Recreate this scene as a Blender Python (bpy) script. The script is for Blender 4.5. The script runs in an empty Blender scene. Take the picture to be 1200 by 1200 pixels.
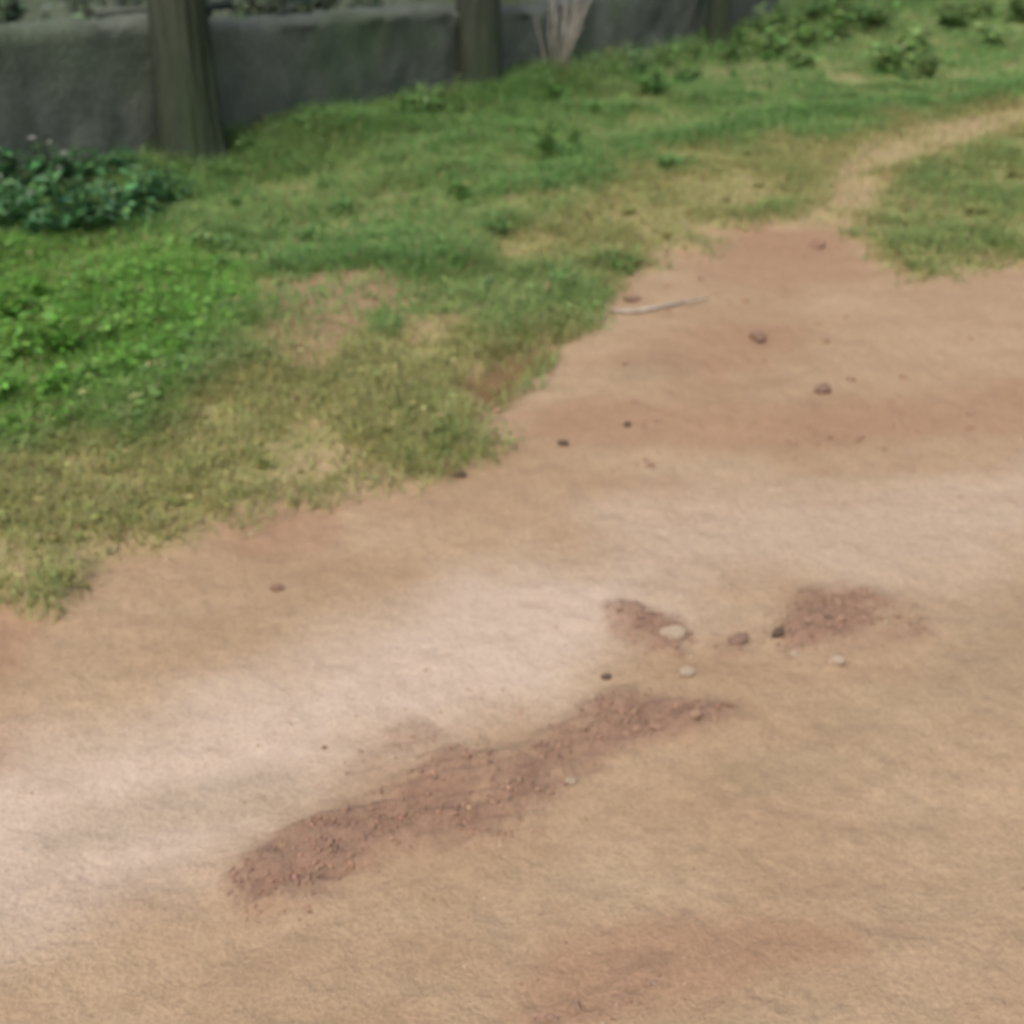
import bpy, math, random
import numpy as np
R = math.radians
random.seed(7); rng = np.random.default_rng(7)
scene = bpy.context.scene
col = scene.collection

# ------------------------------------------------------------------ camera, sky, sun, exposure
CAM_H, PITCH, FOV = 1.6, 28.0, 44.0
cam = bpy.data.cameras.new('camera'); cam_o = bpy.data.objects.new('camera', cam); col.objects.link(cam_o)
cam_o.location = (0, 0, CAM_H); cam_o.rotation_euler = (R(90 - PITCH), 0, 0)
cam.sensor_width = 36; cam.lens = 18 / math.tan(R(FOV / 2)); cam.clip_start = 0.05; cam.clip_end = 2000
cam.dof.use_dof = True; cam.dof.focus_distance = 1.15; cam.dof.aperture_fstop = 5.8   # soft phone-video focus
scene.camera = cam_o
world = bpy.data.worlds.new('World'); scene.world = world; world.use_nodes = True
wn = world.node_tree.nodes; bg = wn['Background']
sky = wn.new('ShaderNodeTexSky'); sky.sky_type = 'NISHITA'; sky.sun_disc = False
SUN_EL, SUN_AZ = 58.0, 205.0          # azimuth: compass-like, clockwise from +Y
sky.sun_elevation = R(SUN_EL); sky.sun_rotation = R(SUN_AZ)
sky.air_density = 1.0; sky.dust_density = 6.0; sky.ozone_density = 0.6
world.node_tree.links.new(sky.outputs[0], bg.inputs[0]); bg.inputs[1].default_value = 0.12
sun = bpy.data.lights.new('sun', 'SUN'); sun.energy = 1.5; sun.angle = R(14); sun.color = (1, .95, .88)
sun_o = bpy.data.objects.new('sun', sun); col.objects.link(sun_o)
sun_o.rotation_euler = (R(90 - SUN_EL), 0, R(180 - SUN_AZ)); sun_o.location = (-3, -6, 14)
vs = scene.view_settings
vs.view_transform = 'Standard'; vs.look = 'None'; vs.gamma = 1; vs.use_curve_mapping = False; vs.exposure = 0.20

# ------------------------------------------------------------------ helpers
F_PX = 600 / math.tan(R(FOV / 2))
def ground(u, v, z=0.0):
    """photo pixel (1200 px frame) -> point on the ground plane at height z"""
    a, b = (u - 600) / F_PX, (v - 600) / F_PX
    cp, sp = math.cos(R(PITCH)), math.sin(R(PITCH))
    d = (a, cp - b * sp, -sp - b * cp)
    k = (z - CAM_H) / min(d[2], -1e-3)
    return (d[0] * k, d[1] * k)

def _h(ix, iy, s):
    n = (ix.astype(np.int64) * 374761393 + iy.astype(np.int64) * 668265263 + s * 974634777) & 0x7fffffff
    n = ((n ^ (n >> 13)) * 1274126177) & 0x7fffffff
    n = n ^ (n >> 16)
    return (n & 0xffff) / 65535.0
def noise(x, y, sc, s=0):
    x = np.asarray(x, float) / sc; y = np.asarray(y, float) / sc
    ix, iy = np.floor(x), np.floor(y); fx, fy = x - ix, y - iy
    fx = fx * fx * (3 - 2 * fx); fy = fy * fy * (3 - 2 * fy)
    a = _h(ix, iy, s); b = _h(ix + 1, iy, s); c = _h(ix, iy + 1, s); d = _h(ix + 1, iy + 1, s)
    return (a * (1 - fx) + b * fx) * (1 - fy) + (c * (1 - fx) + d * fx) * fy * 1.0
def fbm(x, y, sc, s=0, o=4):
    t, w, a = 0, 0, 1.0
    for k in range(o):
        t = t + a * noise(x, y, sc / 2 ** k, s + 17 * k); w += a; a *= .5
    return t / w
def sstep(x, a, b):
    t = np.clip((x - a) / (b - a), 0, 1); return t * t * (3 - 2 * t)

class Patch:
    """soft-edged patch of ground, outlined in metres"""
    def __init__(s, px, soft=.06, world=None):
        s.p = np.array(world if world else [ground(u, v) for u, v in px]); s.soft = soft
    def __call__(s, x, y, wob=None, seed=3):
        x = np.asarray(x, float); y = np.asarray(y, float)
        out = np.zeros(x.shape)
        lo = s.p.min(0) - .6; hi = s.p.max(0) + .6
        k = (x > lo[0]) & (x < hi[0]) & (y > lo[1]) & (y < hi[1])
        if not k.any(): return out
        X, Y = x[k], y[k]
        d = np.full(X.shape, 1e9); inside = np.zeros(X.shape, bool)
        n = len(s.p)
        for i in range(n):
            ax, ay = s.p[i]; bx, by = s.p[(i + 1) % n]
            ex, ey = bx - ax, by - ay; L = ex * ex + ey * ey + 1e-12
            t = np.clip(((X - ax) * ex + (Y - ay) * ey) / L, 0, 1)
            d = np.minimum(d, np.hypot(X - ax - t * ex, Y - ay - t * ey))
            c = ((ay > Y) != (by > Y)) & (X < (bx - ax) * (Y - ay) / ((by - ay) if abs(by - ay) > 1e-9 else 1e-9) + ax)
            inside ^= c
        sd = np.where(inside, d, -d)
        w = s.soft * 1.6 if wob is None else wob
        sd = sd + (fbm(X, Y, .22, seed) - .5) * 2 * w
        out[k] = sstep(sd, -s.soft, s.soft)
        return out

TD = np.array([.77, .64]); TD /= np.linalg.norm(TD)       # direction the track runs in
edge_px = [(0, 690), (60, 688), (130, 655), (240, 606), (330, 578), (430, 556), (490, 570), (540, 540), (552, 462),
           (655, 408), (700, 352), (770, 312), (860, 268), (940, 240), (985, 192), (1040, 162)]
e0 = np.array(ground(*edge_px[0])); eN = np.array(ground(*edge_px[-1]))
left_far = [tuple(e0 - TD * k + np.array([-.64, .77]) * .02 * k) for k in (60, 20, 6, 2.5)]
right_far = [tuple(eN + TD * k + np.array([-.64, .77]) * .12) for k in (2.5, 8, 25, 80)]
verge_w = left_far + [ground(*p) for p in edge_px] + right_far + [(60, 140), (-120, 140), (-140, 0)]
P_verge = Patch(None, .12, verge_w)
P_right = Patch([(1015, 255), (1040, 205), (1090, 190), (1140, 172), (1230, 150), (1400, 170), (1420, 260), (1300, 300), (1185, 312), (1110, 332), (1030, 325)], .12)
P_bare = Patch([(285, 350), (335, 342), (420, 322), (490, 322), (503, 350), (470, 380), (420, 405), (365, 430), (300, 428), (282, 400)], .13)
P_bare2 = Patch([(440, 375), (540, 372), (545, 400), (450, 408)], .08)
P_yellow = [Patch([(-250, 640), (0, 540), (150, 505), (290, 440), (410, 400), (520, 390), (556, 400), (640, 400), (560, 590), (330, 640), (100, 730), (0, 770), (-250, 880)], .2),
            Patch([(560, 310), (680, 232), (800, 188), (930, 170), (1000, 160), (1100, 150), (1250, 150), (1400, 180), (1420, 330), (1000, 350), (960, 250), (720, 350)], .25)]
P_lush = Patch([(-260, 330), (0, 300), (230, 290), (300, 350), (275, 440), (150, 505), (0, 545), (-260, 640)], .15)
P_straw = Patch([(950, 260), (990, 178), (1060, 146), (1230, 122), (1260, 152), (1172, 178), (1090, 208), (1030, 262)], .2)
P_pale = [Patch([(-250, 960), (0, 870), (180, 838), (350, 765), (560, 682), (680, 690), (730, 690), (735, 720), (720, 740), (640, 815), (450, 884), (250, 1010), (150, 1042), (0, 1100), (-300, 1220)], .16)]
P_tan = [Patch([(560, 690), (760, 625), (1000, 590), (1240, 560), (1240, 620), (1000, 650), (860, 680), (720, 745), (640, 800)], .16), Patch([(700, 600), (1250, 540), (1400, 600), (1230, 655), (900, 690), (700, 690)], .2)]
P_red = [Patch([(225, 625), (330, 600), (400, 595), (392, 640), (280, 660)], .05), Patch([(545, 495), (700, 482), (900, 476), (1200, 455), (1250, 500), (1000, 520), (800, 528), (600, 532)], .1),
         Patch([(-200, 740), (0, 690), (60, 715), (30, 770), (0, 900), (-200, 960)], .06), Patch([(640, 1110), (760, 1090), (900, 1085), (1000, 1110), (820, 1150), (690, 1200), (600, 1210)], .05),
         Patch([(800, 290), (900, 262), (985, 250), (1000, 330), (860, 345)], .15), Patch([(740, 420), (850, 380), (920, 390), (900, 440), (780, 470)], .12)]
P_churn = [Patch([(280, 1030), (320, 992), (440, 912), (480, 880), (560, 880), (640, 860), (720, 830), (800, 818), (880, 822), (860, 850), (760, 880), (680, 915), (560, 960), (430, 1008), (370, 1048), (300, 1050)], .055),
           Patch([(898, 742), (930, 702), (990, 688), (1055, 700), (1068, 738), (990, 782), (920, 774)], .06),
           Patch([(722, 716), (790, 730), (818, 745), (800, 775), (760, 768), (740, 740)], .04), Patch([(828, 745), (872, 738), (884, 768), (840, 776)], .04),
           Patch([(630, 1180), (715, 1145), (775, 1128), (785, 1150), (735, 1188), (650, 1215)], .035)]
P_scarp = Patch([(545, 452), (600, 420), (668, 398), (658, 418), (602, 452), (578, 478), (548, 478)], .06)
P_damp = [Patch([(60, 985), (110, 935), (260, 912), (330, 900), (310, 938), (180, 960)], .05), Patch([(1020, 960), (1090, 945), (1150, 960), (1120, 990), (1040, 990)], .04),
          Patch([(930, 470), (1000, 455), (1010, 475), (940, 480)], .08), Patch([(730, 430), (780, 410), (800, 440), (740, 450)], .08), Patch([(1000, 850), (1150, 690), (1220, 700), (1230, 800), (1080, 870)], .12),
          Patch([(860, 905), (1010, 865), (1060, 885), (900, 930)], .06)]
WV = lambda u: 250 - .233 * u          # foot of the wall as seen in the photograph
wa, wb = np.array(ground(0, WV(0))), np.array(ground(880, WV(880)))
wd = (wb - wa) / np.linalg.norm(wb - wa); wn_ = np.array([-wd[1], wd[0]])
def mx(ps, x, y, seed=3, wob=None): 
    o = np.zeros(np.shape(x))
    for i, p in enumerate(ps): o = np.maximum(o, p(x, y, wob=wob, seed=seed + i))
    return o
def fields(x, y):
    f = {}
    v = np.maximum(P_verge(x, y, wob=.16), P_right(x, y, wob=.22))
    bare = np.maximum(P_bare(x, y, wob=.34), .6 * P_bare2(x, y))
    f['verge'] = v
    f['bare'] = bare
    f['scarp'] = P_scarp(x, y); f['veg'] = np.clip(v * (1 - bare) * (1 - .97 * f['scarp']) * (1 - .55 * P_straw(x, y)), 0, 1)
    f['yellow'] = np.clip(mx(P_yellow, x, y, 40), 0, 1) * (1 - .45 * P_right(x, y)); f['lush'] = P_lush(x, y)
    f['pale'] = np.clip(mx(P_pale, x, y, 9, .09) + .55 * mx(P_tan, x, y, 60, .2), 0, 1); f['red'] = np.maximum(mx(P_red, x, y, 13), .9 * bare)
    s_ = x * TD[0] + y * TD[1]; t_ = -x * TD[1] + y * TD[0]
    f['churn'] = mx(P_churn, x, y, 21); brk = sstep(fbm(s_ / 3.0, t_, .11, 88, 4), .30, .62); f['churn'] = np.clip(f['churn'] * (.3 + .75 * brk), 0, 1); f['damp'] = mx(P_damp, x, y, 31); f['straw'] = P_straw(x, y)
    so = (x - wa[0]) * wn_[0] + (y - wa[1]) * wn_[1]; al = (x - wa[0]) * wd[0] + (y - wa[1]) * wd[1]
    f['beyond_shade'] = sstep(so + (fbm(x, y, .7, 51, 3) - .5) * .3, .0, .35) * (1 - sstep(al, 7.5, 9.5))  # mask for shade beyond the wall, put into ground and grass colour
    return f
def height(x, y, f=None):
    x = np.asarray(x, float); y = np.asarray(y, float)
    if f is None: f = fields(x, y)
    near = 1 / (1 + (np.hypot(x, y) / 30) ** 4)
    z = (fbm(x, y, 1.6, 5, 3) - .5) * .05 * near
    # tyre ruts and crumbs run along the track
    s = x * TD[0] + y * TD[1]; t = -x * TD[1] + y * TD[0]
    z += (fbm(s / 4, t, .16, 77, 3) - .5) * .022 * near * (1 - f['verge'])
    z += (fbm(x, y, .05, 8, 3) - .5) * .012 * near
    z += f['verge'] * .035 + (fbm(x, y, .35, 55, 3) - .5) * .06 * f['veg'] * near
    clod = fbm(x, y, .045, 91, 3)
    rid = noise(s / 4.5 + .02 * clod, t, .034, 33); rid2 = noise(s / 1.8, t, .075, 35)
    tr = t + .3 * s + (fbm(x, y, .14, 47, 3) - .5) * .07; rip = np.sin(tr * 2 * math.pi / .042) * (.25 + sstep(noise(x, y, .13, 49), .3, .7))
    z += f['churn'] * (-.014 + rip * .0065 + rid * .030 + rid2 * .016 + np.abs(noise(x, y, .05, 91) - .5) * .022)
    z -= f['scarp'] * .05
    return z
def H(x, y): return float(height(np.array([x]), np.array([y]))[0])

# ------------------------------------------------------------------ materials
def mat(name):
    m = bpy.data.materials.new(name); m.use_nodes = True
    nt = m.node_tree; b = nt.nodes['Principled BSDF']; return m, nt, b
def node(nt, t, **k):
    n = nt.nodes.new(t)
    for a, v in k.items():
        if a in n.inputs: n.inputs[a].default_value = v
        else: setattr(n, a, v)
    return n
def mixc(nt, fac, a, b, blend='MIX'):
    n = nt.nodes.new('ShaderNodeMix'); n.data_type = 'RGBA'; n.blend_type = blend
    for idx, s in ((0, fac), (6, a), (7, b)):
        if isinstance(s, bpy.types.NodeSocket): nt.links.new(s, n.inputs[idx])
        else: n.inputs[idx].default_value = s if idx == 0 else (*s, 1)
    return n.outputs[2]
def ramp(nt, src, a, b):
    n = nt.nodes.new('ShaderNodeMapRange'); n.inputs[1].default_value = a; n.inputs[2].default_value = b
    nt.links.new(src, n.inputs[0]); return n.outputs[0]
def tex(nt, scale, detail=5, rough=.6, coord=None):
    n = nt.nodes.new('ShaderNodeTexNoise'); n.inputs['Scale'].default_value = scale; n.inputs['Detail'].default_value = detail; n.inputs['Roughness'].default_value = rough
    if coord: nt.links.new(coord, n.inputs['Vector'])
    return n.outputs[0]
def math_(nt, op, a, b):
    n = nt.nodes.new('ShaderNodeMath'); n.operation = op
    for i, s in enumerate((a, b)):
        if isinstance(s, bpy.types.NodeSocket): nt.links.new(s, n.inputs[i])
        else: n.inputs[i].default_value = s
    return n.outputs[0]

def soil_mat():
    m, nt, b = mat('soil')
    co = node(nt, 'ShaderNodeTexCoord').outputs['Object']
    at = {k: node(nt, 'ShaderNodeAttribute', attribute_name=k).outputs['Fac'] for k in ('pale', 'red', 'churn', 'veg', 'damp', 'scarp', 'straw', 'yellow', 'beyond_shade')}
    big = tex(nt, 1.7, 4, .55, co); mid = tex(nt, 9, 5, .6, co); fine = tex(nt, 120, 4, .7, co)
    c = mixc(nt, ramp(nt, big, .35, .65), (.395, .278, .174), (.455, .333, .218))
    c = mixc(nt, math_(nt, 'MULTIPLY', ramp(nt, mid, .5, .75), .35), c, (.33, .225, .142))
    c = mixc(nt, math_(nt, 'MULTIPLY', at['pale'], math_(nt, 'ADD', math_(nt, 'MULTIPLY', mid, .3), .68)), c, (.60, .483, .39))
    mp = node(nt, 'ShaderNodeMapping', Rotation=(0, 0, -R(39.7)), Scale=(.22, 1, 1)); nt.links.new(co, mp.inputs[0]); streak = tex(nt, 7, 5, .62, mp.outputs[0])
    c = mixc(nt, math_(nt, 'MULTIPLY', math_(nt, 'MULTIPLY', ramp(nt, streak, .48, .72), math_(nt, 'SUBTRACT', 1.0, math_(nt, 'MULTIPLY', at['pale'], .7))), .42), c, (.36, .232, .15))
    c = mixc(nt, math_(nt, 'MULTIPLY', ramp(nt, streak, .46, .28), .3), c, (.485, .37, .255))
    c = mixc(nt, math_(nt, 'MULTIPLY', at['red'], .5), c, (.345, .2, .128))
    c = mixc(nt, math_(nt, 'MULTIPLY', at['damp'], .34), c, (.30, .235, .15))
    c = mixc(nt, math_(nt, 'MULTIPLY', at['churn'], math_(nt, 'ADD', math_(nt, 'MULTIPLY', mid, .9), .42)), c, (.275, .172, .125))
    c = mixc(nt, math_(nt, 'MULTIPLY', at['scarp'], .8), c, (.165, .10, .042))
    turf = mixc(nt, ramp(nt, mid, .35, .65), (.18, .26, .09), (.24, .28, .105))
    turf = mixc(nt, math_(nt, 'MULTIPLY', at['yellow'], .8), turf, (.34, .31, .135))
    c = mixc(nt, math_(nt, 'MULTIPLY', at['veg'], ramp(nt, mid, .25, .55)), c, turf)
    c = mixc(nt, math_(nt, 'MULTIPLY', at['straw'], .75), c, (.40, .335, .175))
    c = mixc(nt, math_(nt, 'MULTIPLY', at['beyond_shade'], .95), c, mixc(nt, mid, (.12, .145, .105), (.16, .185, .14)))  # dull grey-green soil tone imitates shade behind the wall
    c = mixc(nt, .2, c, ramp_to_col(nt, tex(nt, 42, 6, .72, co)), 'OVERLAY')
    c = mixc(nt, .4, c, ramp_to_col(nt, fine), 'OVERLAY')
    nt.links.new(c, b.inputs['Base Color']); b.inputs['Roughness'].default_value = .95; b.inputs['Specular IOR Level'].default_value = .15
    bp = node(nt, 'ShaderNodeBump', Strength=.75, Distance=.008); nt.links.new(math_(nt, 'ADD', fine, math_(nt, 'MULTIPLY', tex(nt, 38, 5, .65, co), 1.6)), bp.inputs['Height'])
    nt.links.new(bp.outputs[0], b.inputs['Normal'])
    return m
def ramp_to_col(nt, src):
    n = nt.nodes.new('ShaderNodeCombineColor'); v = ramp(nt, src, 0, 1)
    for i in range(3): nt.links.new(v, n.inputs[i])
    return n.outputs[0]
M_soil = soil_mat()

def plant_mat(name, rough=.55, trans=.4):
    m, nt, b = mat(name)
    a = node(nt, 'ShaderNodeAttribute', attribute_name='col').outputs['Color']
    nt.links.new(a, b.inputs['Base Color']); b.inputs['Roughness'].default_value = rough; b.inputs['Specular IOR Level'].default_value = .3
    t = node(nt, 'ShaderNodeBsdfTranslucent'); nt.links.new(a, t.inputs[0])
    x = node(nt, 'ShaderNodeMixShader', Fac=trans); nt.links.new(b.outputs[0], x.inputs[1]); nt.links.new(t.outputs[0], x.inputs[2])
    nt.links.new(x.outputs[0], nt.nodes['Material Output'].inputs[0]); return m
M_plant = plant_mat('living_leaf')
def rough_mat(name, c1, c2, c3, scale, bump=.01, stretch=(1, 1, 1)):
    m, nt, b = mat(name)
    tc = node(nt, 'ShaderNodeTexCoord').outputs['Object']
    mp = node(nt, 'ShaderNodeMapping', Scale=stretch); nt.links.new(tc, mp.inputs[0]); co = mp.outputs[0]
    a = tex(nt, scale, 6, .65, co); f = tex(nt, scale * 7, 5, .7, co); g = tex(nt, scale * .35, 3, .5, co)
    c = mixc(nt, ramp(nt, a, .35, .65), c1, c2); c = mixc(nt, ramp(nt, g, .48, .68), c, c3)
    c = mixc(nt, .4, c, ramp_to_col(nt, f), 'OVERLAY')
    nt.links.new(c, b.inputs['Base Color']); b.inputs['Roughness'].default_value = .9; b.inputs['Specular IOR Level'].default_value = .2
    bp = node(nt, 'ShaderNodeBump', Strength=.6, Distance=bump); nt.links.new(math_(nt, 'ADD', a, f), bp.inputs['Height']); nt.links.new(bp.outputs[0], b.inputs['Normal'])
    return m
M_wall = rough_mat('weathered_wall', (.115, .137, .112), (.17, .19, .162), (.10, .138, .088), 4.5, .04)
M_bark = rough_mat('bark', (.042, .053, .036), (.074, .085, .062), (.046, .068, .036), 9, .02, (1, 1, .22))
M_wood = rough_mat('grey_wood', (.08, .098, .08), (.11, .128, .105), (.075, .098, .07), 12, .004, (1, 1, .2))
M_twig = rough_mat('pale_twig', (.40, .35, .29), (.52, .47, .41), (.3, .26, .21), 30, .002)
M_clod = rough_mat('clod', (.36, .23, .16), (.44, .30, .215), (.32, .2, .135), 30, .003)
M_stone = rough_mat('stone', (.44, .345, .255), (.54, .44, .34), (.36, .265, .185), 25, .003)
M_cstone = rough_mat('brown_stone', (.25, .16, .115), (.32, .215, .16), (.22, .135, .095), 25, .003)
M_dstone = rough_mat('dark_stone', (.10, .075, .055), (.16, .115, .085), (.13, .08, .055), 25, .003)
M_litter = rough_mat('pale_stone', (.42, .42, .42), (.55, .55, .53), (.36, .37, .36), 14, .004)

# ------------------------------------------------------------------ mesh building
def mesh_np(name, V, faces, cols=None, smooth=False):
    me = bpy.data.meshes.new(name)
    if isinstance(faces, np.ndarray): faces = [faces]
    V = np.asarray(V, np.float32)
    me.vertices.add(len(V)); me.vertices.foreach_set('co', V.ravel())
    loops = np.concatenate([f.ravel() for f in faces]).astype(np.int32)
    tot = np.concatenate([np.full(len(f), f.shape[1], np.int32) for f in faces])
    st = np.concatenate([[0], np.cumsum(tot)[:-1]]).astype(np.int32)
    me.loops.add(len(loops)); me.loops.foreach_set('vertex_index', loops)
    me.polygons.add(len(tot)); me.polygons.foreach_set('loop_start', st); me.polygons.foreach_set('loop_total', tot)
    if smooth: me.polygons.foreach_set('use_smooth', np.ones(len(tot), bool))
    if cols is not None:
        a = me.attributes.new('col', 'FLOAT_COLOR', 'POINT')
        c = np.ones((len(V), 4), np.float32); c[:, :3] = cols; a.data.foreach_set('color', c.ravel())
    me.update(calc_edges=True); me.validate(); return me
def obj(name, me, m=None, parent=None, loc=None):
    o = bpy.data.objects.new(name, me); col.objects.link(o)
    if m and not me.materials: me.materials.append(m)
    if parent: o.parent = parent
    if loc is not None: o.location = loc
    return o
def tag(o, label=None, cat=None, group=None, kind=None):
    for k, v in (('label', label), ('category', cat), ('group', group), ('kind', kind)):
        if v: o[k] = v
    return o
def empty(name, loc, rz=0):
    o = bpy.data.objects.new(name, None); col.objects.link(o); o.location = loc; o.rotation_euler = (0, 0, rz); o.empty_display_size = .05; return o
def tube(path, radii, seg=8, cap=True):
    """tapered tube along a path -> verts, quads, cap triangles"""
    P = np.array(path, float); n = len(P); V = []
    for i in range(n):
        t = P[min(i + 1, n - 1)] - P[max(i - 1, 0)]; t /= np.linalg.norm(t) + 1e-9
        a = np.cross(t, (0.31, .95, .1)); a /= np.linalg.norm(a) + 1e-9; b = np.cross(t, a)
        for k in range(seg):
            q = 2 * math.pi * k / seg; V.append(P[i] + radii[i] * (a * math.cos(q) + b * math.sin(q)))
    Q = [[i * seg + k, i * seg + (k + 1) % seg, (i + 1) * seg + (k + 1) % seg, (i + 1) * seg + k] for i in range(n - 1) for k in range(seg)]
    T = []
    if cap:
        V += [P[0], P[-1]]; c0, c1 = n * seg, n * seg + 1
        T = [[c0, (k + 1) % seg, k] for k in range(seg)] + [[c1, (n - 1) * seg + k, (n - 1) * seg + (k + 1) % seg] for k in range(seg)]
    return np.array(V), np.array(Q), (np.array(T) if T else np.zeros((0, 3), int))
class Join:
    def __init__(s): s.V, s.F, s.C, s.n = [], {}, [], 0
    def add(s, V, *Fs, c=None):
        V = np.asarray(V, float); s.V.append(V)
        for F in Fs:
            F = np.asarray(F)
            if len(F): s.F.setdefault(F.shape[1], []).append(F + s.n)
        if c is not None: s.C.append(np.broadcast_to(np.asarray(c, float), (len(V), 3)))
        s.n += len(V)
    def mesh(s, name, smooth=False):
        return mesh_np(name, np.concatenate(s.V), [np.concatenate(f) for f in s.F.values()], np.concatenate(s.C) if s.C else None, smooth)

# ------------------------------------------------------------------ ground: one sheet, fine near by, coarse to the horizon
def axis(lo, hi, step, far, growth=1.22):
    a = list(np.arange(lo, hi + step / 2, step)); g = step
    while a[-1] < far: g *= growth; a.append(a[-1] + g)
    g = step; pre = []
    x = lo
    while x > -far: g *= growth; x -= g; pre.append(x)
    return np.array(pre[::-1] + a)
xs = axis(-3.6, 4.6, .0105, 600)
ys = [.75]
while ys[-1] < 14: ys.append(ys[-1] + max(.0075, .0058 * ys[-1] * 1.0))
g = .08
while ys[-1] < 900: g *= 1.22; ys.append(ys[-1] + g)
g = .01; pre = []; y = .75
while y > -600: g *= 1.25; y -= g; pre.append(y)
ys = np.array(pre[::-1] + ys)
GX, GY = np.meshgrid(xs, ys)
gx, gy = GX.ravel(), GY.ravel()
FL = fields(gx, gy); gz = height(gx, gy, FL)
nx, ny = len(xs), len(ys)
idx = np.arange(nx * ny).reshape(ny, nx)
quads = np.stack([idx[:-1, :-1], idx[:-1, 1:], idx[1:, 1:], idx[1:, :-1]], -1).reshape(-1, 4)
qv = FL['verge'][quads].mean(1) > .5
def sheet(name, qs):
    used, inv = np.unique(qs, return_inverse=True)
    me = mesh_np(name, np.stack([gx, gy, gz], 1)[used], inv.reshape(-1, 4), None, True)
    for k in ('pale', 'red', 'churn', 'veg', 'damp', 'scarp', 'straw', 'yellow', 'beyond_shade'):
        a = me.attributes.new(k, 'FLOAT', 'POINT'); a.data.foreach_set('value', FL[k][used].astype(np.float32))
    return obj(name, me, M_soil)
tag(sheet('dirt_track', quads[~qv]), 'pale tan and reddish dirt track with churned wheel ruts', kind='structure')
tag(sheet('ground', quads[qv]), 'grassy earth verge and ground beside the dirt track', kind='structure')

# ------------------------------------------------------------------ low wall along the verge
def wall_pt(s, o=0): p = wa + wd * s + wn_ * o; return p
def wall_at(u, o=0): return wall_pt(float(np.dot(np.array(ground(u, WV(u))) - wa, wd)), o)
WL0, WL1, WH, WT = -9.0, float(np.linalg.norm(wb - wa)) + .5, .56, .26
def build_wall():
    ss = np.arange(WL0, WL1 + .01, .06)
    prof = []
    for t in np.linspace(-.15, WH, 12): prof.append((0, t))
    for t in np.linspace(0, WT, 7)[1:]: prof.append((t, WH))
    for t in np.linspace(WH, -.15, 10)[1:]: prof.append((WT, t))
    prof = np.array(prof); n = len(prof); V = []
    S = np.repeat(ss, n); O = np.tile(prof[:, 0], len(ss)); Z = np.tile(prof[:, 1], len(ss))
    arc = np.tile(np.arange(n) * .06, len(ss))
    d = (fbm(S, arc, .35, 4, 4) - .5) * .10 + (fbm(S, arc, .12, 14, 3) - .5) * .045
    top = np.where(Z > WH - .02, (fbm(S, O * 0, 1.1, 6, 3) - .5) * .06 + (fbm(S, O * 0, .16, 26, 3) - .5) * .04 - .045 * (np.abs(O - WT / 2) / (WT / 2)) ** 3, 0)
    O2 = O + np.where(O < .01, -d, np.where(O > WT - .01, d, 0)); Z2 = Z + top
    Z2 = Z2 + .27 * np.clip(1 - S / 4.2, 0, 1) * np.clip(Z / WH, 0, 1)
    base = wa[None] + S[:, None] * wd[None] + O2[:, None] * wn_[None]
    V = np.column_stack([base, Z2 + .02])
    i = np.arange(len(ss) * n).reshape(len(ss), n)
    q = np.stack([i[:-1, :-1], i[1:, :-1], i[1:, 1:], i[:-1, 1:]], -1).reshape(-1, 4)
    caps = [np.array([list(i[0, :])]), np.array([list(i[-1, ::-1])])]
    me = mesh_np('low_wall', V, [q] + caps, None, True)
    return obj('low_wall', me, M_wall)
tag(build_wall(), 'low dark grey weathered wall running behind the grass verge', 'wall')

# ------------------------------------------------------------------ leaf helpers
def leaf_batch(P, D, L, W, N=None, bend=.25):
    """6-vertex leaves: P base, D direction, L length, W width -> verts, quads"""
    n = len(P); D = D / (np.linalg.norm(D, axis=1, keepdims=True) + 1e-9)
    up = np.tile(np.array([[0, 0, 1.0]]), (n, 1)) + rng.normal(0, .45, (n, 3))
    sd = np.cross(D, up); sd /= np.linalg.norm(sd, axis=1, keepdims=True) + 1e-9
    nm = np.cross(sd, D)
    L = L[:, None]; W = W[:, None]
    a = P; b = P + D * L * .38 + sd * W * .5 + nm * L * .05; c = P + D * L * .38 - sd * W * .5 + nm * L * .05
    m = P + D * L * .42 - nm * W * .12
    t = P + D * L - nm * L * bend
    V = np.stack([a, b, m, c, t], 1).reshape(-1, 3)
    i = np.arange(n)[:, None] * 5
    T = np.concatenate([i + np.array([[0, 2, 1]]), i + np.array([[0, 3, 2]]), i + np.array([[1, 2, 4]]), i + np.array([[2, 3, 4]])])
    return V, T
def vary(c, n, s=.25, hue=.12):
    c = np.array(c); k = np.exp(rng.normal(0, s, (n, 1))); h = 1 + rng.normal(0, hue, (n, 3)); return np.clip(c * k * h, .004, .9)

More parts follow.
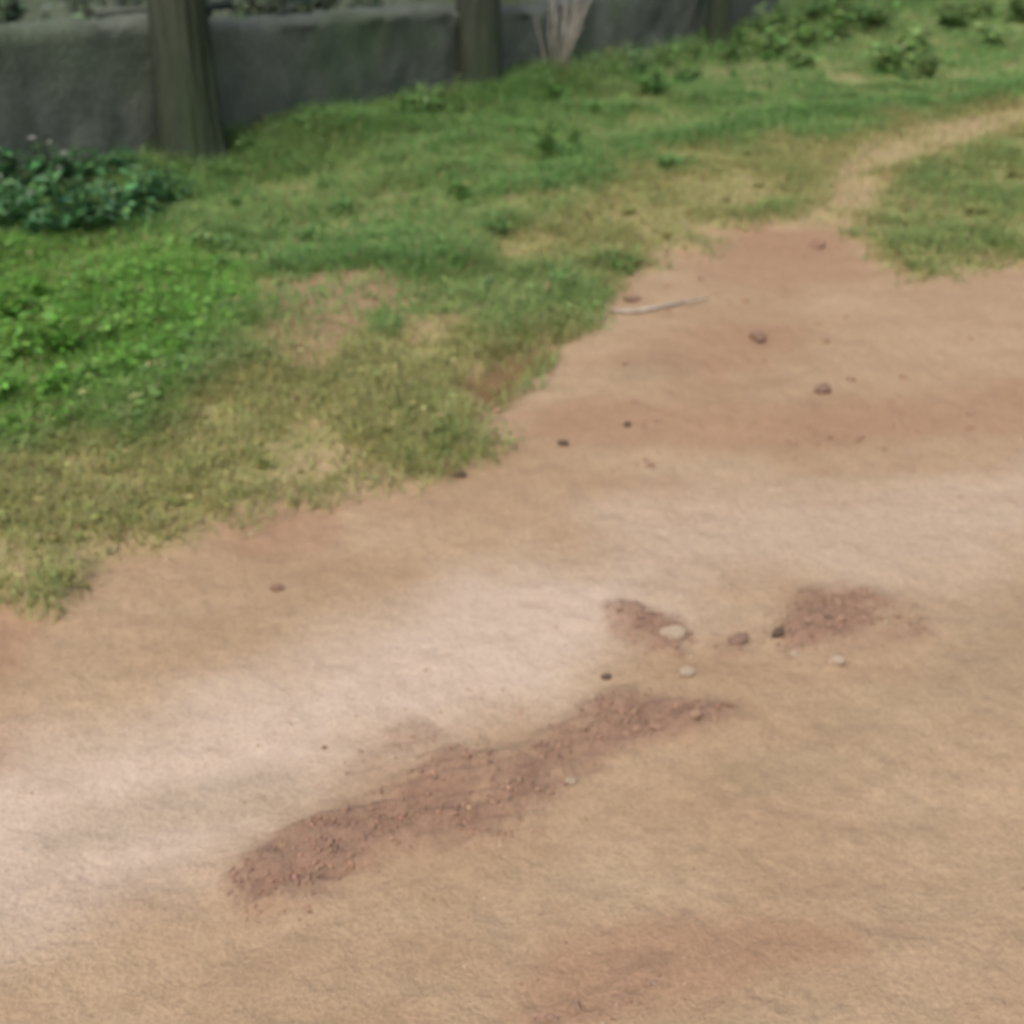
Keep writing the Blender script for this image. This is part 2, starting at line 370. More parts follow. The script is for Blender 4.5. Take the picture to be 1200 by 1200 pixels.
# ------------------------------------------------------------------ trees with trunks on the verge, crowns above the picture
def tree(base, r, lean, h, crown_r, label, seed, leaves=3000):
    g = np.random.default_rng(seed); x, y = base; z = H(x, y)
    root = empty('tree', (x, y, z))
    n = 90; path = []; rad = []
    for i in range(n):
        t = i / (n - 1); zz = -.12 + t * h
        path.append((lean[0] * t * h + .03 * math.sin(3 * t + seed), lean[1] * t * h + .03 * math.cos(4 * t + seed), zz))
        rad.append(r * (1 + .28 * math.exp(-max(zz, 0) / .07)) * (1 - .5 * t))
    V, Q, T = tube(path, rad, 64)
    ang = np.arctan2(V[:, 1], V[:, 0]); k = 1 + (fbm(ang * 2 + 9, V[:, 2] * .4, .35, seed, 3) - .5) * .22
    rg = np.abs(noise(np.cos(ang) * 1.3 + V[:, 2] * .12, np.sin(ang) * 1.3 + 5, .16, seed + 3) - .5) * 2; k = k * (.94 + .13 * rg)
    k = k * (1 + np.exp(-np.maximum(V[:, 2], 0) / .07) * .35 * (noise(np.cos(ang) + 3, np.sin(ang) + 3, .7, seed) - .35))
    V[:, :2] = V[:, :2] * k[:, None]
    obj('trunk', mesh_np('trunk', V, [Q, T], None, True), M_bark, root)
    top = np.array(path[-1]); tips = [top]
    for i in range(7):
        a = 2 * math.pi * i / 7 + g.uniform(-.3, .3); s = np.array(path[int(n * g.uniform(.62, .95))])
        e = s + np.array([math.cos(a) - .35, math.sin(a) + .75, g.uniform(.35, .9)]) * crown_r * g.uniform(.6, .9)
        mid = (s + e) / 2 + g.normal(0, .12, 3) + np.array([0, 0, .15])
        V, Q, T = tube([s, mid, e], [r * .42, r * .28, r * .09], 7); tips += [e, mid]
        obj('limb', mesh_np('limb', V, [Q, T], None, True), M_bark, root)
    tips = np.array(tips)
    P = tips[g.integers(0, len(tips), leaves)] + g.normal(0, crown_r * .3, (leaves, 3)) * np.array([1, 1, .7])
    P = P[P[:, 2] > h * .6]
    D = g.normal(0, 1, P.shape) + np.array([0, 0, -.3])
    V, T = leaf_batch(P, D, g.uniform(.12, .2, len(P)), g.uniform(.06, .1, len(P)))
    c = np.repeat(vary((.06, .105, .03), len(P)), 5, 0)
    obj('crown', mesh_np('crown', V, T, c), M_plant, root)
    return tag(root, label, 'tree', 'trees along the wall')
def at(u, v): return ground(u, v)
tree(at(232, 206), .16, (.0, .03), 8.2, 1.7, 'thick olive-brown tree trunk standing just in front of the low wall beside dark weeds', 3)
tree(at(568, 124), .15, (-.012, .03), 8.6, 1.7, 'dark brown tree trunk against the wall beside the pale dry twigs', 5)
tree(at(836, 62), .10, (-.01, .03), 7.6, 1.5, 'slender dark tree trunk near the end of the low wall', 8)

# ------------------------------------------------------------------ rail fence behind the wall
def build_fence():
    p0 = wall_at(225, .5); p1 = wall_at(322, .5)
    root = empty('rail_fence', (p1[0], p1[1], 0))
    def loc(p, z): return np.array([p[0] - p1[0], p[1] - p1[1], z])
    for p, hh, r in ((p0, 1.25, .05), (p1, 1.3, .045)):
        b = loc(p, -.1); V, Q, T = tube([b, b + (0.004, 0, hh * .5), b + (.012, .01, hh + .1)], [r, r * .95, r * .85], 10)
        obj('post', mesh_np('post', V, [Q, T], None, True), M_wood, root)
    for z in (.42, .78, 1.08):
        a, b = loc(p0 - wd * .15, z), loc(p1 + wd * .15, z - .03); off = np.array([*(-wn_ * .055), 0])
        V, Q, T = tube([a + off, (a + b) / 2 + off + (0, 0, -.012), b + off], [.03, .033, .028], 8)
        obj('rail', mesh_np('rail', V, [Q, T], None, True), M_wood, root)
    tag(root, 'grey wooden post and rail fence standing behind the low wall', 'fence')
build_fence()

# ------------------------------------------------------------------ weeds and shrubs
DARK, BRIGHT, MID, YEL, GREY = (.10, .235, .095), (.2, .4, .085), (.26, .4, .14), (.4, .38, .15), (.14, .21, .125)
def weed_meshes(kind, seed):
    """stems and leaves of one plant about 1 m tall and wide (scaled at use)"""
    global rng
    rng = np.random.default_rng(seed)
    st = Join(); Ps, Ds, Ls, Ws = [], [], [], []
    cfg = {'broad': (11, 9, .34, .17, .55), 'leafy': (16, 11, .26, .13, .6), 'herb': (14, 12, .15, .06, .5), 'tall': (13, 14, .22, .07, .3), 'bush': (22, 22, .13, .07, .5)}[kind]
    ns, nl, L, W, spread = cfg; tips = []
    for i in range(ns):
        a = rng.uniform(0, 2 * math.pi); sp = spread * rng.uniform(.15, 1) ; hh = rng.uniform(.55, 1.0) * (1 - .35 * sp / spread)
        e = np.array([math.cos(a) * sp, math.sin(a) * sp, hh]); b = np.array([math.cos(a) * .05, math.sin(a) * .05, -.04])
        m = b + (e - b) * .5 + np.array([0, 0, .1]); V, Q, T = tube([b, m, e], [.014, .011, .005], 5); st.add(V, Q, T); tips.append(e)
        for k in range(nl):
            t = rng.uniform(.18, 1.0); p = (1 - t) ** 2 * b + 2 * t * (1 - t) * m + t * t * e
            q = rng.uniform(0, 2 * math.pi); Ps.append(p); Ds.append((math.cos(q) + .5 * math.cos(a), math.sin(q) + .5 * math.sin(a), rng.uniform(-.15, .75)))
            s = rng.uniform(.6, 1.15) * (1.1 - .35 * t); Ls.append(L * s); Ws.append(W * s)
    V, T = leaf_batch(np.array(Ps), np.array(Ds), np.array(Ls), np.array(Ws), bend=.2)
    return st, V, T, len(Ps), tips
PROTO = {}
def weed(kind, colour, u, v, hgt, label, group=None, wid=1.0, name='weed', flowers=None, cat='weed', pos=None, seed=0):
    if pos is None: v = max(v, WV(u) + 12)
    x, y = pos if pos is not None else at(u, v)
    key = (kind, colour, seed)
    if key not in PROTO:
        st, V, T, n, tips = weed_meshes(kind, seed * 13 + 5)
        sm = st.mesh('stem', True); c = np.array(colour)
        a = sm.attributes.new('col', 'FLOAT_COLOR', 'POINT'); cc = np.ones((len(sm.vertices), 4), np.float32); cc[:, :3] = c * .8 + np.array((.02, .01, 0)); a.data.foreach_set('color', cc.ravel())
        fm = mesh_np('foliage', V, T, np.repeat(vary(colour, n, .3, .1), 5, 0))
        PROTO[key] = (sm, fm, tips)
    sm, fm, tips = PROTO[key]
    root = empty(name, (x, y, H(x, y)), random.uniform(0, 6.28)); root.scale = (hgt * wid, hgt * wid, hgt)
    obj('stem', sm, M_plant, root); obj('foliage', fm, M_plant, root)
    if flowers:
        for e in tips[:flowers]:
            j = Join(); n = 8; P = np.array([e] * n) + rng.normal(0, .012, (n, 3)); q = np.arange(n) * 2 * math.pi / n
            V, T = leaf_batch(P, np.stack([np.cos(q), np.sin(q), .5 + 0 * q], 1), np.full(n, .07), np.full(n, .045), bend=.1)
            obj('flower_head', mesh_np('flower_head', V, T, vary((.62, .62, .58), len(V), .05, .03)), M_plant, root)
    return tag(root, label, cat, group)

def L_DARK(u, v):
    if u > 140: return 'dark green weed of the clump beside the thick tree trunk'
    if v > 270: return 'dark blue-green weed in the clump, bordering the bright green weeds'
    return 'dark blue-green weed of the clump against the low wall'
L_OLD = 'dark blue-green broad-leaved weed at the foot of the low wall'
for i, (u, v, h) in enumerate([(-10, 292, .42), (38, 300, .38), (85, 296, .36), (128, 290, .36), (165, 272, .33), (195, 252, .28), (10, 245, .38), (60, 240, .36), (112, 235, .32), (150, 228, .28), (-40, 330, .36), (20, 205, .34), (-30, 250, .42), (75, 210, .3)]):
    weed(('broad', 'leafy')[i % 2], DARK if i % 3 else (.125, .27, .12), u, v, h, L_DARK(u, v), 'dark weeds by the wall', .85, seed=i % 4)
weed('herb', (.07, .1, .06), 66, 212, .42, 'tall dark weed with white flower heads beside the low wall', None, .6, 'flowering_weed', 7, seed=3)
weed('herb', (.07, .1, .06), 18, 205, .36, 'grey-green weed with a few pale flower heads among dark weeds', None, .6, 'flowering_weed', 4, seed=2)
def L_BR(u, v):
    if u > 190: return 'bright green leafy weed of the lush patch right beside the bare earth'
    if v > 470: return 'bright green leafy weed of the lush patch where it meets the dry grass'
    if v < 400: return 'bright green leafy weed of the lush patch next to the dark weeds'
    return 'bright green leafy weed in the middle of the lush patch'
for i, (u, v, h) in enumerate([(10, 395, .2), (55, 380, .19), (105, 372, .18), (150, 362, .17), (195, 352, .15), (235, 350, .13), (20, 440, .2), (75, 432, .2), (130, 420, .19), (180, 412, .18), (225, 402, .15), (255, 395, .11), (8, 490, .18), (55, 488, .17), (105, 474, .17), (150, 464, .16), (200, 448, .15), (240, 436, .12), (-30, 430, .2), (-35, 500, .2), (-30, 380, .2), (20, 525, .12), (80, 512, .1)]):
    weed(('leafy', 'broad', 'leafy')[i % 3], (BRIGHT, (.16, .35, .065), (.24, .42, .11))[i % 3 if i % 5 else 1], u, v, h, L_BR(u, v), 'bright green weeds', .95, seed=4 + i % 4)
weed('herb', (.14, .2, .1), 268, 386, .085, 'small herb with white flowers at the corner of the bare patch', None, 1.1, 'flowering_weed', 14, seed=5)
weed('leafy', (.11, .22, .05), 540, 250, .13, 'small dark green weed alone in the middle of the grass', seed=2)
weed('leafy', (.11, .24, .06), 652, 132, .2, 'dark green bush-like weed in front of the tree by the dry twigs', seed=6)
weed('tall', (.17, .31, .09), 640, 196, .27, 'tall leafy weed with drooping leaves in the grass before the wall', None, .9, seed=1)
weed('tall', (.15, .3, .08), 672, 188, .2, 'shorter leafy weed touching the tall drooping weed', None, .9, seed=2)
weed('leafy', (.12, .26, .07), 762, 122, .26, 'large dark leafy weed by the low wall near the slender tree', seed=5)
weed('broad', (.2, .34, .15), 742, 98, .27, 'pale-topped leafy weed growing against the low wall', seed=7)
weed('leafy', (.16, .3, .09), 800, 106, .18, 'leafy weed between the large dark weed and slender tree', seed=4)
weed('tall', (.28, .42, .2), 572, 356, .1, 'small pale green upright weed at the edge of the track', None, .8, seed=3)
def L_V(u, v):
    if u < 960 and v > 60: return 'mid-green weed in the grass in front of the low wall end'
    if u < 960: return 'tall mid-green weed growing against the end of the low wall'
    if v > 60: return 'green weed on the verge by the straw-coloured side path'
    return 'tall green weed on the far verge past the end of the wall'
for i, (u, v, h) in enumerate([(905, 72, .3), (940, 62, .34), (980, 55, .32), (1020, 40, .36), (895, 48, .35), (935, 88, .2), (1040, 92, .3), (1085, 100, .26), (1065, 70, .3), (1110, 40, .35), (1150, 25, .35), (860, 78, .2), (1000, 20, .4), (1195, 30, .4), (1160, 60, .25), (960, 22, .4), (915, 30, .38)]):
    weed(('leafy', 'tall', 'broad')[i % 3], (MID, (.2, .32, .11))[i % 2], u, v, h * 1.0, L_V(u, v), 'weeds by the wall end', 1.5, seed=i % 5)
def L_S(u, v):
    if v < WV(u) + 32: return 'low green weed in the grass along the foot of the low wall'
    if u < 470 and v > 270: return 'low green weed in the grass around the bare earth patch'
    return 'low green weed poking out of the open verge grass'
for i, (u, v, h) in enumerate([(300, 312, .1), (275, 290, .12), (240, 310, .12), (320, 290, .09), (350, 212, .13), (300, 205, .14), (420, 168, .15), (460, 162, .14), (490, 250, .08), (430, 310, .07), (560, 290, .09), (700, 235, .08), (820, 130, .14), (340, 182, .16), (380, 170, .16), (600, 150, .16), (520, 150, .15), (690, 120, .18), (850, 150, .1), (960, 130, .1)]):
    weed(('leafy', 'herb')[i % 2], (MID, (.2, .32, .12))[i % 2], u, v, h, L_S(u, v), 'low weeds on the verge', 1.0, seed=i % 5)
for i, u in enumerate([262, 290, 322, 358, 392, 430, 468, 505, 540, 610, 632, 690, 716, 780, 812, 868]):
    weed(('tall', 'leafy', 'herb')[i % 3], ((.18, .32, .1), (.22, .36, .13), (.2, .34, .13))[i % 3], u, WV(u) + 13 + (i * 5) % 9, .2 + .03 * (i % 4), 'knee-high green weed in the tall grass at the foot of the low wall', 'weeds at the wall foot', 1.0, seed=i % 5)
g5 = np.random.default_rng(77); k = 0
while k < 70:
    u, v = g5.uniform(200, 1060), g5.uniform(60, 400); x, y = at(u, v); q = fields(np.array([x]), np.array([y]))
    if v < WV(u) + 10 or q['veg'][0] < .85 or q['yellow'][0] > .8: continue
    weed(('leafy', 'herb', 'tall')[k % 3], ((.2, .36, .12), (.24, .38, .13), (.16, .32, .09))[k % 3], u, v, g5.uniform(.07, .13) + .05 * (v < WV(u) + 40), L_S(u, v), 'low weeds on the verge', 1.15, seed=k % 5); k += 1
def L_Y(u, v):
    if u > 820: return 'yellowish dry herb by the bare gap between the two grass areas'
    if u > 500: return 'yellowish dry herb on the verge edge near the pale stick'
    if u > 400: return 'yellowish dry herb on the grassy corner jutting into the track'
    if v > 590: return 'yellowish dry herb at the worn rim of the verge by reddish earth'
    return 'yellowish dry herb in the thin dry grass below the lush patch'
for i, (u, v, h) in enumerate([(475, 560, .07), (455, 520, .07), (490, 500, .08), (520, 540, .06), (420, 520, .06), (310, 560, .06), (330, 520, .06), (200, 600, .06), (140, 620, .06), (60, 560, .07), (120, 560, .06), (270, 470, .07), (180, 540, .06), (440, 460, .07), (350, 470, .07), (480, 450, .07), (700, 270, .08), (735, 262, .08), (780, 290, .07), (720, 300, .07), (890, 225, .09), (910, 245, .07), (850, 240, .08), (650, 330, .06), (690, 320, .07), (540, 400, .08), (520, 330, .08), (590, 330, .07), (560, 320, .08), (80, 690, .04), (70, 650, .05), (20, 610, .06)]):
    weed(('herb', 'leafy')[i % 2], (YEL, (.38, .4, .15))[i % 2], u, v, h * .62, L_Y(u, v), 'dry herbs on the verge edge', 1.9, seed=i % 4, name='dry_herb')
L_R = 'yellow-green weed on the grass hump across the track'
for i, (u, v, h) in enumerate([(1060, 275, .1), (1085, 292, .09), (1110, 300, .07), (1140, 255, .1), (1185, 215, .12), (1120, 230, .09), (1160, 275, .1), (1050, 300, .07), (1190, 250, .1), (1100, 262, .09)]):
    weed(('herb', 'leafy')[i % 2], (.38, .4, .15), u, v, h * .65, L_R, 'weeds on the grass hump', 2.0, seed=i % 4)
L_B = {.56: 'grey-green shrub leaning over the top of the low wall', .5: 'small grey-green shrub right behind the low wall', .62: 'knee-high grey-green shrub a step beyond the low wall', .85: 'waist-high grey-green shrub well behind the low wall', 1.0: 'tall grey-green shrub farthest beyond the low wall'}
sh = [(u, o + (.35 if o > .7 else .04) * ((k * 7) % 3 - 1), h) for o, h, us in ((.68, .56, (-110, -30, 60, 120, 285, 360, 425, 480, 600, 680, 740)), (1.05, .5, (-150, -60, 20, 95, 170, 250, 345, 400, 450, 500)), (1.7, .62, (-120, -20, 70, 150, 235, 300, 370, 440, 500, 560, 640)), (3.0, .85, (-60, 40, 130, 210, 290, 360, 430, 500, 560, 620, 690)), (4.6, 1.0, (0, 100, 200, 300, 400, 500, 600))) for k, u in enumerate(us)]
for i, (u, o, h) in enumerate(sh):
    weed('bush', ((.16, .22, .15), (.15, .215, .135), (.18, .23, .165))[i % 3], 0, 0, h, L_B[h], 'shrubs beyond the wall', 1.3, 'shrub', cat='shrub', pos=wall_at(u, o), seed=i % 5)

# pale dry twigs in front of the wall
def twigs():
    x, y = at(655, 108); root = empty('dry_twiggy_shrub', (x, y, H(x, y))); g = np.random.default_rng(4)
    for i in range(16):
        a = g.uniform(0, 6.28); e = np.array([math.cos(a) * g.uniform(.05, .28), math.sin(a) * g.uniform(.05, .2), g.uniform(.4, .75)])
        m = e * .5 + g.normal(0, .03, 3); V, Q, T = tube([(0, 0, -.03), m, e], [.0065, .005, .0022], 6)
        obj('twig', mesh_np('twig', V, [Q, T], None, True), M_twig, root)
    tag(root, 'dry pale twiggy shrub with bare whitish stems against the wall', 'shrub')
twigs()

# ------------------------------------------------------------------ stones, clods, stick
def rock_mesh(seed, flat=.6, rough=.3):
    import bmesh
    bm = bmesh.new(); bmesh.ops.create_icosphere(bm, subdivisions=2, radius=1)
    g = np.random.default_rng(seed + 100); d = g.normal(0, 1, (7, 3)); d /= np.linalg.norm(d, axis=1, keepdims=True); k = g.uniform(.42, .9, 7)
    for v in bm.verts:
        p = np.array(v.co)
        for n, q in zip(d, k):
            t = p @ n
            if t > q: p = p - n * (t - q) * .85
        p *= 1 + g.normal(0, rough * .2); p[2] *= flat; v.co = p
    me = bpy.data.meshes.new('stone'); bm.to_mesh(me); bm.free(); return me
CL = [rock_mesh(s, .55, .9) for s in range(6)]
for me in CL: me.materials.append(M_clod)
def place(name, me, x, y, r, rz, sink=.35, sc=(1, .75, 1)):
    o = bpy.data.objects.new(name, me); col.objects.link(o)
    o.scale = (r * sc[0], r * sc[1], r * sc[2]); o.rotation_euler = (0, 0, rz); o.location = (x, y, H(x, y) + r * .55 * (1 - sink) - r * .08); return o
n = 0; g = np.random.default_rng(12)
def in_poly(P):
    lo, hi = P.p.min(0), P.p.max(0)
    while True:
        q = g.uniform(lo, hi)
        if P(np.array([q[0]]), np.array([q[1]]))[0] > .7: return q
for P, cnt, pl in ((P_churn[0], 40, 'in the long churned rut'), (P_churn[1], 18, 'in the round churned hollow'), (P_churn[2], 8, 'beside the pale flat stone'), (P_churn[4], 8, 'in the short churned streak on smooth tan earth')):
    for k in range(cnt):
        q = in_poly(P); r = g.uniform(.005, .012) * (1.5 if g.random() < .12 else 1)
        tag(place('dirt_clod', CL[n % 6], q[0], q[1], r, g.uniform(0, 6.28)), 'small crumbly reddish clod of earth lying ' + pl, 'clod', 'clods ' + pl); n += 1
for k in range(60):
    u, v = g.uniform(560, 1150), g.uniform(330, 560)
    x, y = at(u, v)
    if P_verge(np.array([x]), np.array([y]))[0] < .3 and P_right(np.array([x]), np.array([y]))[0] < .3:
        tag(place('dirt_clod', CL[n % 6], x, y, g.uniform(.007, .019), g.uniform(0, 6.28)), 'small clod of earth on the flat reddish part of the track', 'clod', 'clods by the verge'); n += 1
def stone(u, v, r, m, label, seed, name='stone', sc=(1, .75, 1), flat=.6, cat='stone', rz=0):
    me = rock_mesh(seed, flat); me.materials.append(m); x, y = at(u, v)
    return tag(place(name, me, x, y, r, rz, sc=sc), label, cat)
stone(790, 748, .029, M_stone, 'pale flat stone by a shallow hollow in the churned track', 31, sc=(1.2, .85, 1.0))
stone(803, 792, .022, M_stone, 'small pale stone between the two churned ruts', 32)
stone(710, 796, .013, M_dstone, 'tiny dark round pebble in pale dust beside the churned rut', 33, 'pebble')
stone(735, 502, .017, M_dstone, 'dark pebble on reddish earth beside a cluster of pale pebbles', 34, 'pebble')
stone(660, 526, .02, M_dstone, 'small dark brown stone near the verge corner', 35)
stone(540, 562, .018, M_dstone, 'flat dark stone at the grassy corner of the verge', 36, sc=(1.2, .9, 1.0))
stone(886, 402, .034, M_cstone, 'reddish-brown rounded stone lying on the far part of the track', 37, sc=(1.1, .9, 1.2))
stone(957, 288, .04, M_cstone, 'brown stone in the bare gap between the grass patches', 38)
stone(965, 462, .034, M_cstone, 'low grey-brown lump of earth half sunk in the track', 39, 'earth_lump', (1.25, .9, .8), cat='clod', rz=.5)
stone(740, 358, .028, M_cstone, 'flat brown stone lying next to the pale stick', 40, sc=(1.4, .8, 1.1))
stone(668, 915, .014, M_stone, 'small pale pebble at the lower edge of the churned rut', 41, 'pebble')
stone(325, 690, .016, M_cstone, 'small brown stone on the smooth pale track near the verge', 42, sc=(1.2, .9, 1.1))
stone(380, 873, .006, M_dstone, 'tiny dark speck of grit on the smooth pale wheel path', 43, 'pebble')
stone(330, 178, .10, M_litter, 'pale grey stone leaning at the foot of the wall in the grass', 44, sc=(1.3, .7, 1.1))
stone(140, 250, .05, M_litter, 'pale grey-white stone among the dark weeds', 45)
stone(930, 770, .014, M_stone, 'pale pebble on the rim of the churned hollow', 46, 'pebble')
stone(910, 752, .02, M_dstone, 'dark stone on the rim of the churned hollow', 47)
stone(980, 780, .02, M_stone, 'smooth pale stone just below the churned hollow', 48)
stone(1075, 1042, .006, M_stone, 'tiny pale chip on the bare tan track', 49, 'pebble')
stone(865, 752, .026, M_cstone, 'low rounded brown mound between pale stone and churned hollow', 50, 'earth_lump', (1.1, .9, .8), cat='clod', rz=.7)
for k in range(9):
    x, y = at(760 + g.uniform(-10, 30), 500 + g.uniform(-12, 14))
    tag(place('pebble', CL[k % 6], x, y, .007 + .004 * g.random(), g.uniform(0, 6)), 'small pale pebble in the cluster beside the dark pebble', 'pebble', 'pebble cluster')
def stick():
    pts = [at(716, 371), at(745, 372), at(775, 366), at(828, 360)]
    P = [(x, y, H(x, y) + .010 + .008 * (i == 3)) for i, (x, y) in enumerate(pts)]
    V, Q, T = tube(P, [.007, .009, .007, .004], 8); o = obj('stick', mesh_np('stick', V, [Q, T], None, True), M_twig)
    tag(o, 'pale bent stick lying on the track by the flat brown stone', 'stick')
stick()
def fallen_leaf():
    x, y = at(636, 366); L = Join(); z = H(x, y) + .055
    V, T = leaf_batch(np.array([[0, 0, 0.]]), np.array([[.4, -.6, .25]]), np.array([.07]), np.array([.05])); 
    o = obj('fallen_leaf', mesh_np('fallen_leaf', V, T, np.tile((.5, .42, .22), (len(V), 1))), M_plant, None, (x, y, z))
    tag(o, 'pale straw-coloured fallen leaf on the grass edge by the track', 'leaf')
fallen_leaf()

# ------------------------------------------------------------------ grass (uncountable)
rng = np.random.default_rng(99)
def blades(P, h, w, lean, colr):
    n = len(P); a = rng.uniform(0, 2 * math.pi, n); d = np.stack([np.cos(a), np.sin(a), 0 * a], 1); s = np.stack([-np.sin(a), np.cos(a), 0 * a], 1)
    h = h[:, None]; w = w[:, None]; lean = lean[:, None]; up = np.array([[0, 0, 1.0]])
    b0 = P - s * w - up * .006; b1 = P + s * w - up * .006
    m = P + up * h * .6 + d * h * lean * .3; m0 = m - s * w * .8; m1 = m + s * w * .8
    t = P + up * h * (1 - .25 * lean) + d * h * lean
    V = np.stack([b0, b1, m1, m0, t], 1).reshape(-1, 3); i = np.arange(n)[:, None] * 5
    c = np.repeat(colr, 5, 0); k = np.tile(np.array([.9, .9, 1, 1, 1.1]), n)[:, None]
    return V, i + np.array([[0, 1, 2, 3]]), i + np.array([[3, 2, 4]]), c
def scatter(n, xr, yr):
    x = rng.uniform(*xr, n); y = rng.uniform(*yr, n); k = np.abs(x) < .46 * y + .8; x, y = x[k], y[k]
    return x, y
gj, dj, cj = Join(), Join(), Join()
for n, yr, k in ((260000, (2.2, 5.2), 1.0), (330000, (5.0, 9.5), 1.0), (150000, (9.5, 17), 1.3), (40000, (17, 40), 2.6)):
    x, y = scatter(n, (-.46 * yr[1] - .8, .46 * yr[1] + .8), yr); f = fields(x, y)
    so = (x - wa[0]) * wn_[0] + (y - wa[1]) * wn_[1]; inwall = (so > -.03) & (so < WT + .03)
    clump = fbm(x, y, .3, 71, 3); dens = f['veg'] ** .7 * (.45 + .9 * sstep(clump, .25, .55)) * (1 - .15 * f['yellow']) * (1 - .75 * f['beyond_shade']) + .22 * f['bare'] * P_verge(x, y) + .09 * f['straw'] * (1 - f['verge'])
    k_ = (rng.random(len(x)) < dens) & ~inwall; x, y, clump, so = x[k_], y[k_], clump[k_], so[k_]; f = {q: v[k_] for q, v in f.items()}
    z = height(x, y, f); P = np.stack([x, y, z], 1); m = len(x)
    wallside = sstep(-so, .0, .9); beyond = so > 0
    big = fbm(x, y, .8, 23, 3)
    h = (.04 + .05 * sstep(clump, .3, .7) + .17 * (1 - wallside) * (~beyond) + .03 * f['lush']) * (1 - .45 * f['yellow']) * rng.uniform(.5, 1.3, m) * (.7 + .6 * big) + beyond * .05
    w = np.where(y < 5, .0016, .0021) * k * rng.uniform(.7, 1.4, m)
    yel = np.clip(np.maximum(f['yellow'] * .85, f['straw']) + (rng.random(m) - .5) * .5 + (clump - .5) * -.6, 0, 1)[:, None]
    gcol = vary((.19, .36, .11), m, .2, .06); gcol = np.where(f['lush'][:, None] > rng.random((m, 1)), vary((.2, .42, .085), m, .2, .06), gcol)
    gcol = np.where((big[:, None] + rng.normal(0, .08, (m, 1))) > .56, vary((.26, .39, .135), m, .18, .06), gcol)
    ycol = vary((.41, .395, .165), m, .22, .08); c = gcol * (1 - yel) + ycol * yel
    c = np.where(rng.random((m, 1)) < .05 + .1 * yel, vary((.42, .36, .18), m, .2, .05), c)
    c = np.where(f['beyond_shade'][:, None] > .5, vary((.14, .18, .105), m, .2, .06), c)  # blades behind the wall coloured duller, standing in for shade
    V, Q, T, C = blades(P, h, w, rng.uniform(.6, 1.7, m), c)
    isy = (yel[:, 0] > .5)
    for J, sel in ((gj, ~isy), (dj, isy)):
        if sel.any():
            r5 = np.repeat(sel, 5); k5 = int(sel.sum()); i = np.arange(k5)[:, None] * 5
            J.add(V[r5], i + np.array([[0, 1, 2, 3]]), i + np.array([[3, 2, 4]]), c=C[r5])
    # low broad-leaved cover between the blades
    s = rng.random(m) < (.22 * (1 - f['yellow'] * .6) * (.4 + clump)); ms = int(s.sum())
    D = rng.normal(0, 1, (ms, 3)); D[:, 2] = rng.uniform(.0, .6, ms)
    Lf = rng.uniform(.012, .03, ms) * k * (1 + .8 * f['lush'][s]); V, T = leaf_batch(P[s] + np.stack([0 * Lf, 0 * Lf, h[s] * rng.uniform(.2, .8, ms)], 1), D, Lf, Lf * .6)
    cj.add(V, T, c=np.repeat(c[s] * .9, 5, 0))
x, y = scatter(30000, (-4.5, 4.5), (2.4, 12)); f = fields(x, y); so = (x - wa[0]) * wn_[0] + (y - wa[1]) * wn_[1]
k_ = (rng.random(len(x)) < f['veg'] * .35 * sstep(fbm(x, y, .45, 19, 3), .42, .62)) & (so < -.05); x, y = x[k_], y[k_]; f = {q: v[k_] for q, v in f.items()}; m = len(x)
V, Q, T, C = blades(np.stack([x, y, height(x, y, f)], 1), rng.uniform(.06, .15, m) * (1 - .4 * f['yellow']), np.full(m, .0011) * rng.uniform(.8, 1.5, m), rng.uniform(.1, .9, m), vary((.46, .44, .24), m, .15, .05))
dj.add(V, Q, T, c=C)
tag(obj('grass', gj.mesh('grass'), M_plant), 'soft green grass covering the verge below the low wall', 'grass', kind='stuff')
tag(obj('dry_grass', dj.mesh('dry_grass'), M_plant), 'thin yellowish dry grass along the worn verge edge', 'grass', kind='stuff')
tag(obj('ground_cover', cj.mesh('ground_cover'), M_plant), 'tiny-leaved green ground cover mixed into the verge grass', 'ground cover', kind='stuff')

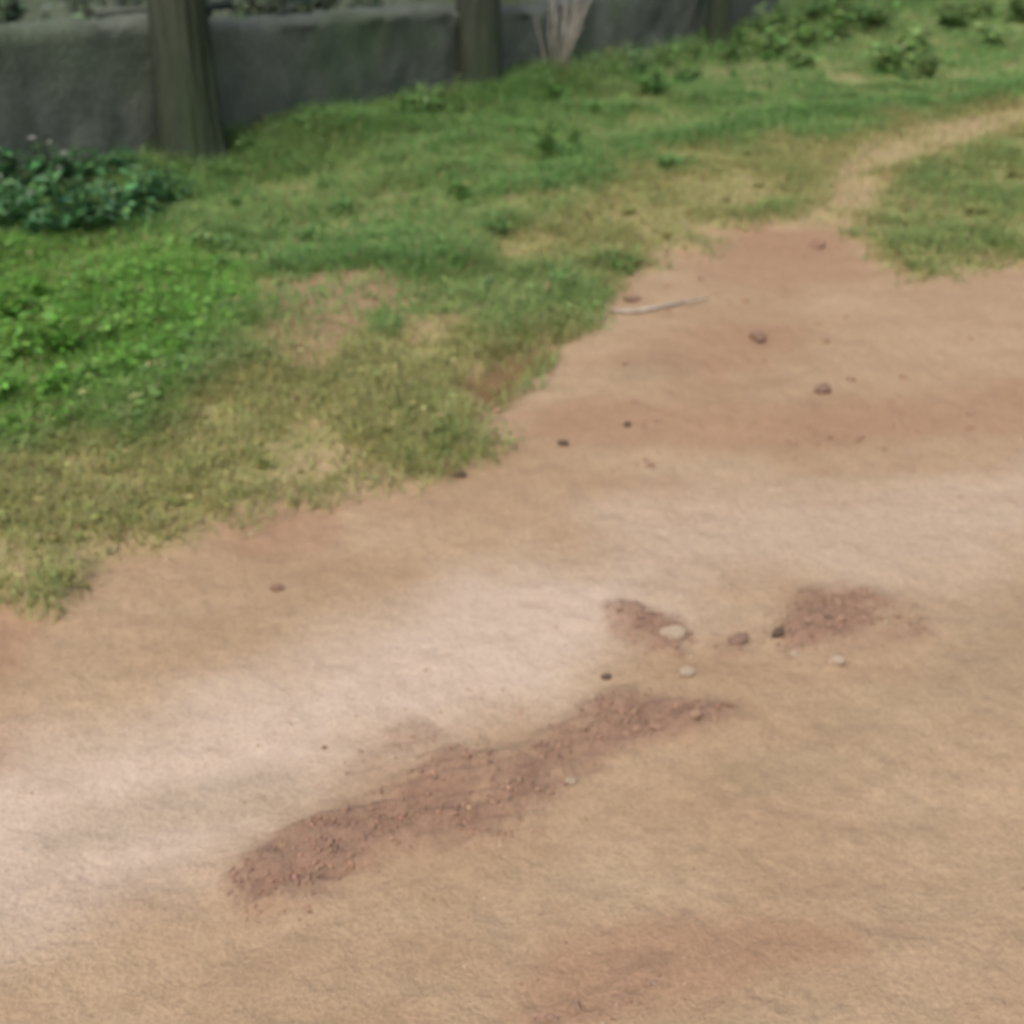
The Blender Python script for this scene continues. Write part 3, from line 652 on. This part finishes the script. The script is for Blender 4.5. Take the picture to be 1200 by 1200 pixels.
# grit scattered on the track (uncountable)
def grit():
    J = Join(); base = np.array([[1, 0, 0], [-.5, .85, 0], [-.5, -.85, 0], [0, 0, .9], [0, 0, -.5]]); F = np.array([[0, 1, 3], [1, 2, 3], [2, 0, 3], [1, 0, 4], [2, 1, 4], [0, 2, 4]])
    x, y = scatter(110000, (-3, 4), (1.2, 7))
    for P, cn in zip(P_churn, (8500, 3400, 600, 200, 900)):
        lo, hi = P.p.min(0) - .04, P.p.max(0) + .04; x = np.append(x, rng.uniform(lo[0], hi[0], cn)); y = np.append(y, rng.uniform(lo[1], hi[1], cn))
    f = fields(x, y); cl = fbm(x, y, .12, 63, 2)
    k = rng.random(len(x)) < (1 - f['verge']) * (.015 + .09 * sstep(fbm(x, y, .5, 44, 3), .5, .7) + (.1 + 1.2 * sstep(cl, .42, .62)) * f['churn'] + .06 * f['red']) + .03 * f['bare']
    x, y = x[k], y[k]; f = {q: v[k] for q, v in f.items()}; z = height(x, y, f); n = len(x)
    r = (.0012 + .0042 * rng.random(n) ** 3) * (1 + .8 * f['churn']); a = rng.uniform(0, 6.28, n)
    B = np.tile(base, (n, 1, 1)) * rng.uniform(.7, 1.3, (n, 5, 1)) * r[:, None, None]
    X = B[..., 0] * np.cos(a)[:, None] - B[..., 1] * np.sin(a)[:, None] + x[:, None]; Y = B[..., 0] * np.sin(a)[:, None] + B[..., 1] * np.cos(a)[:, None] + y[:, None]
    V = np.stack([X, Y, B[..., 2] + z[:, None]], -1).reshape(-1, 3); T = (np.arange(n)[:, None, None] * 5 + F[None]).reshape(-1, 3)
    m, nt, b = mat('grit'); at_ = node(nt, 'ShaderNodeAttribute', attribute_name='col').outputs['Color']; nt.links.new(at_, b.inputs['Base Color']); b.inputs['Roughness'].default_value = .95
    c = np.where(rng.random((n, 1)) < .15 * (1 - f['churn'][:, None]) ** 4, vary((.5, .4, .3), n, .15, .04), vary((.31, .195, .135), n, .16, .04))
    tag(obj('grit', mesh_np('grit', V, T, np.repeat(c, 5, 0)), m), 'fine crumbs of earth and grit scattered over the track', 'grit', kind='stuff')
grit()
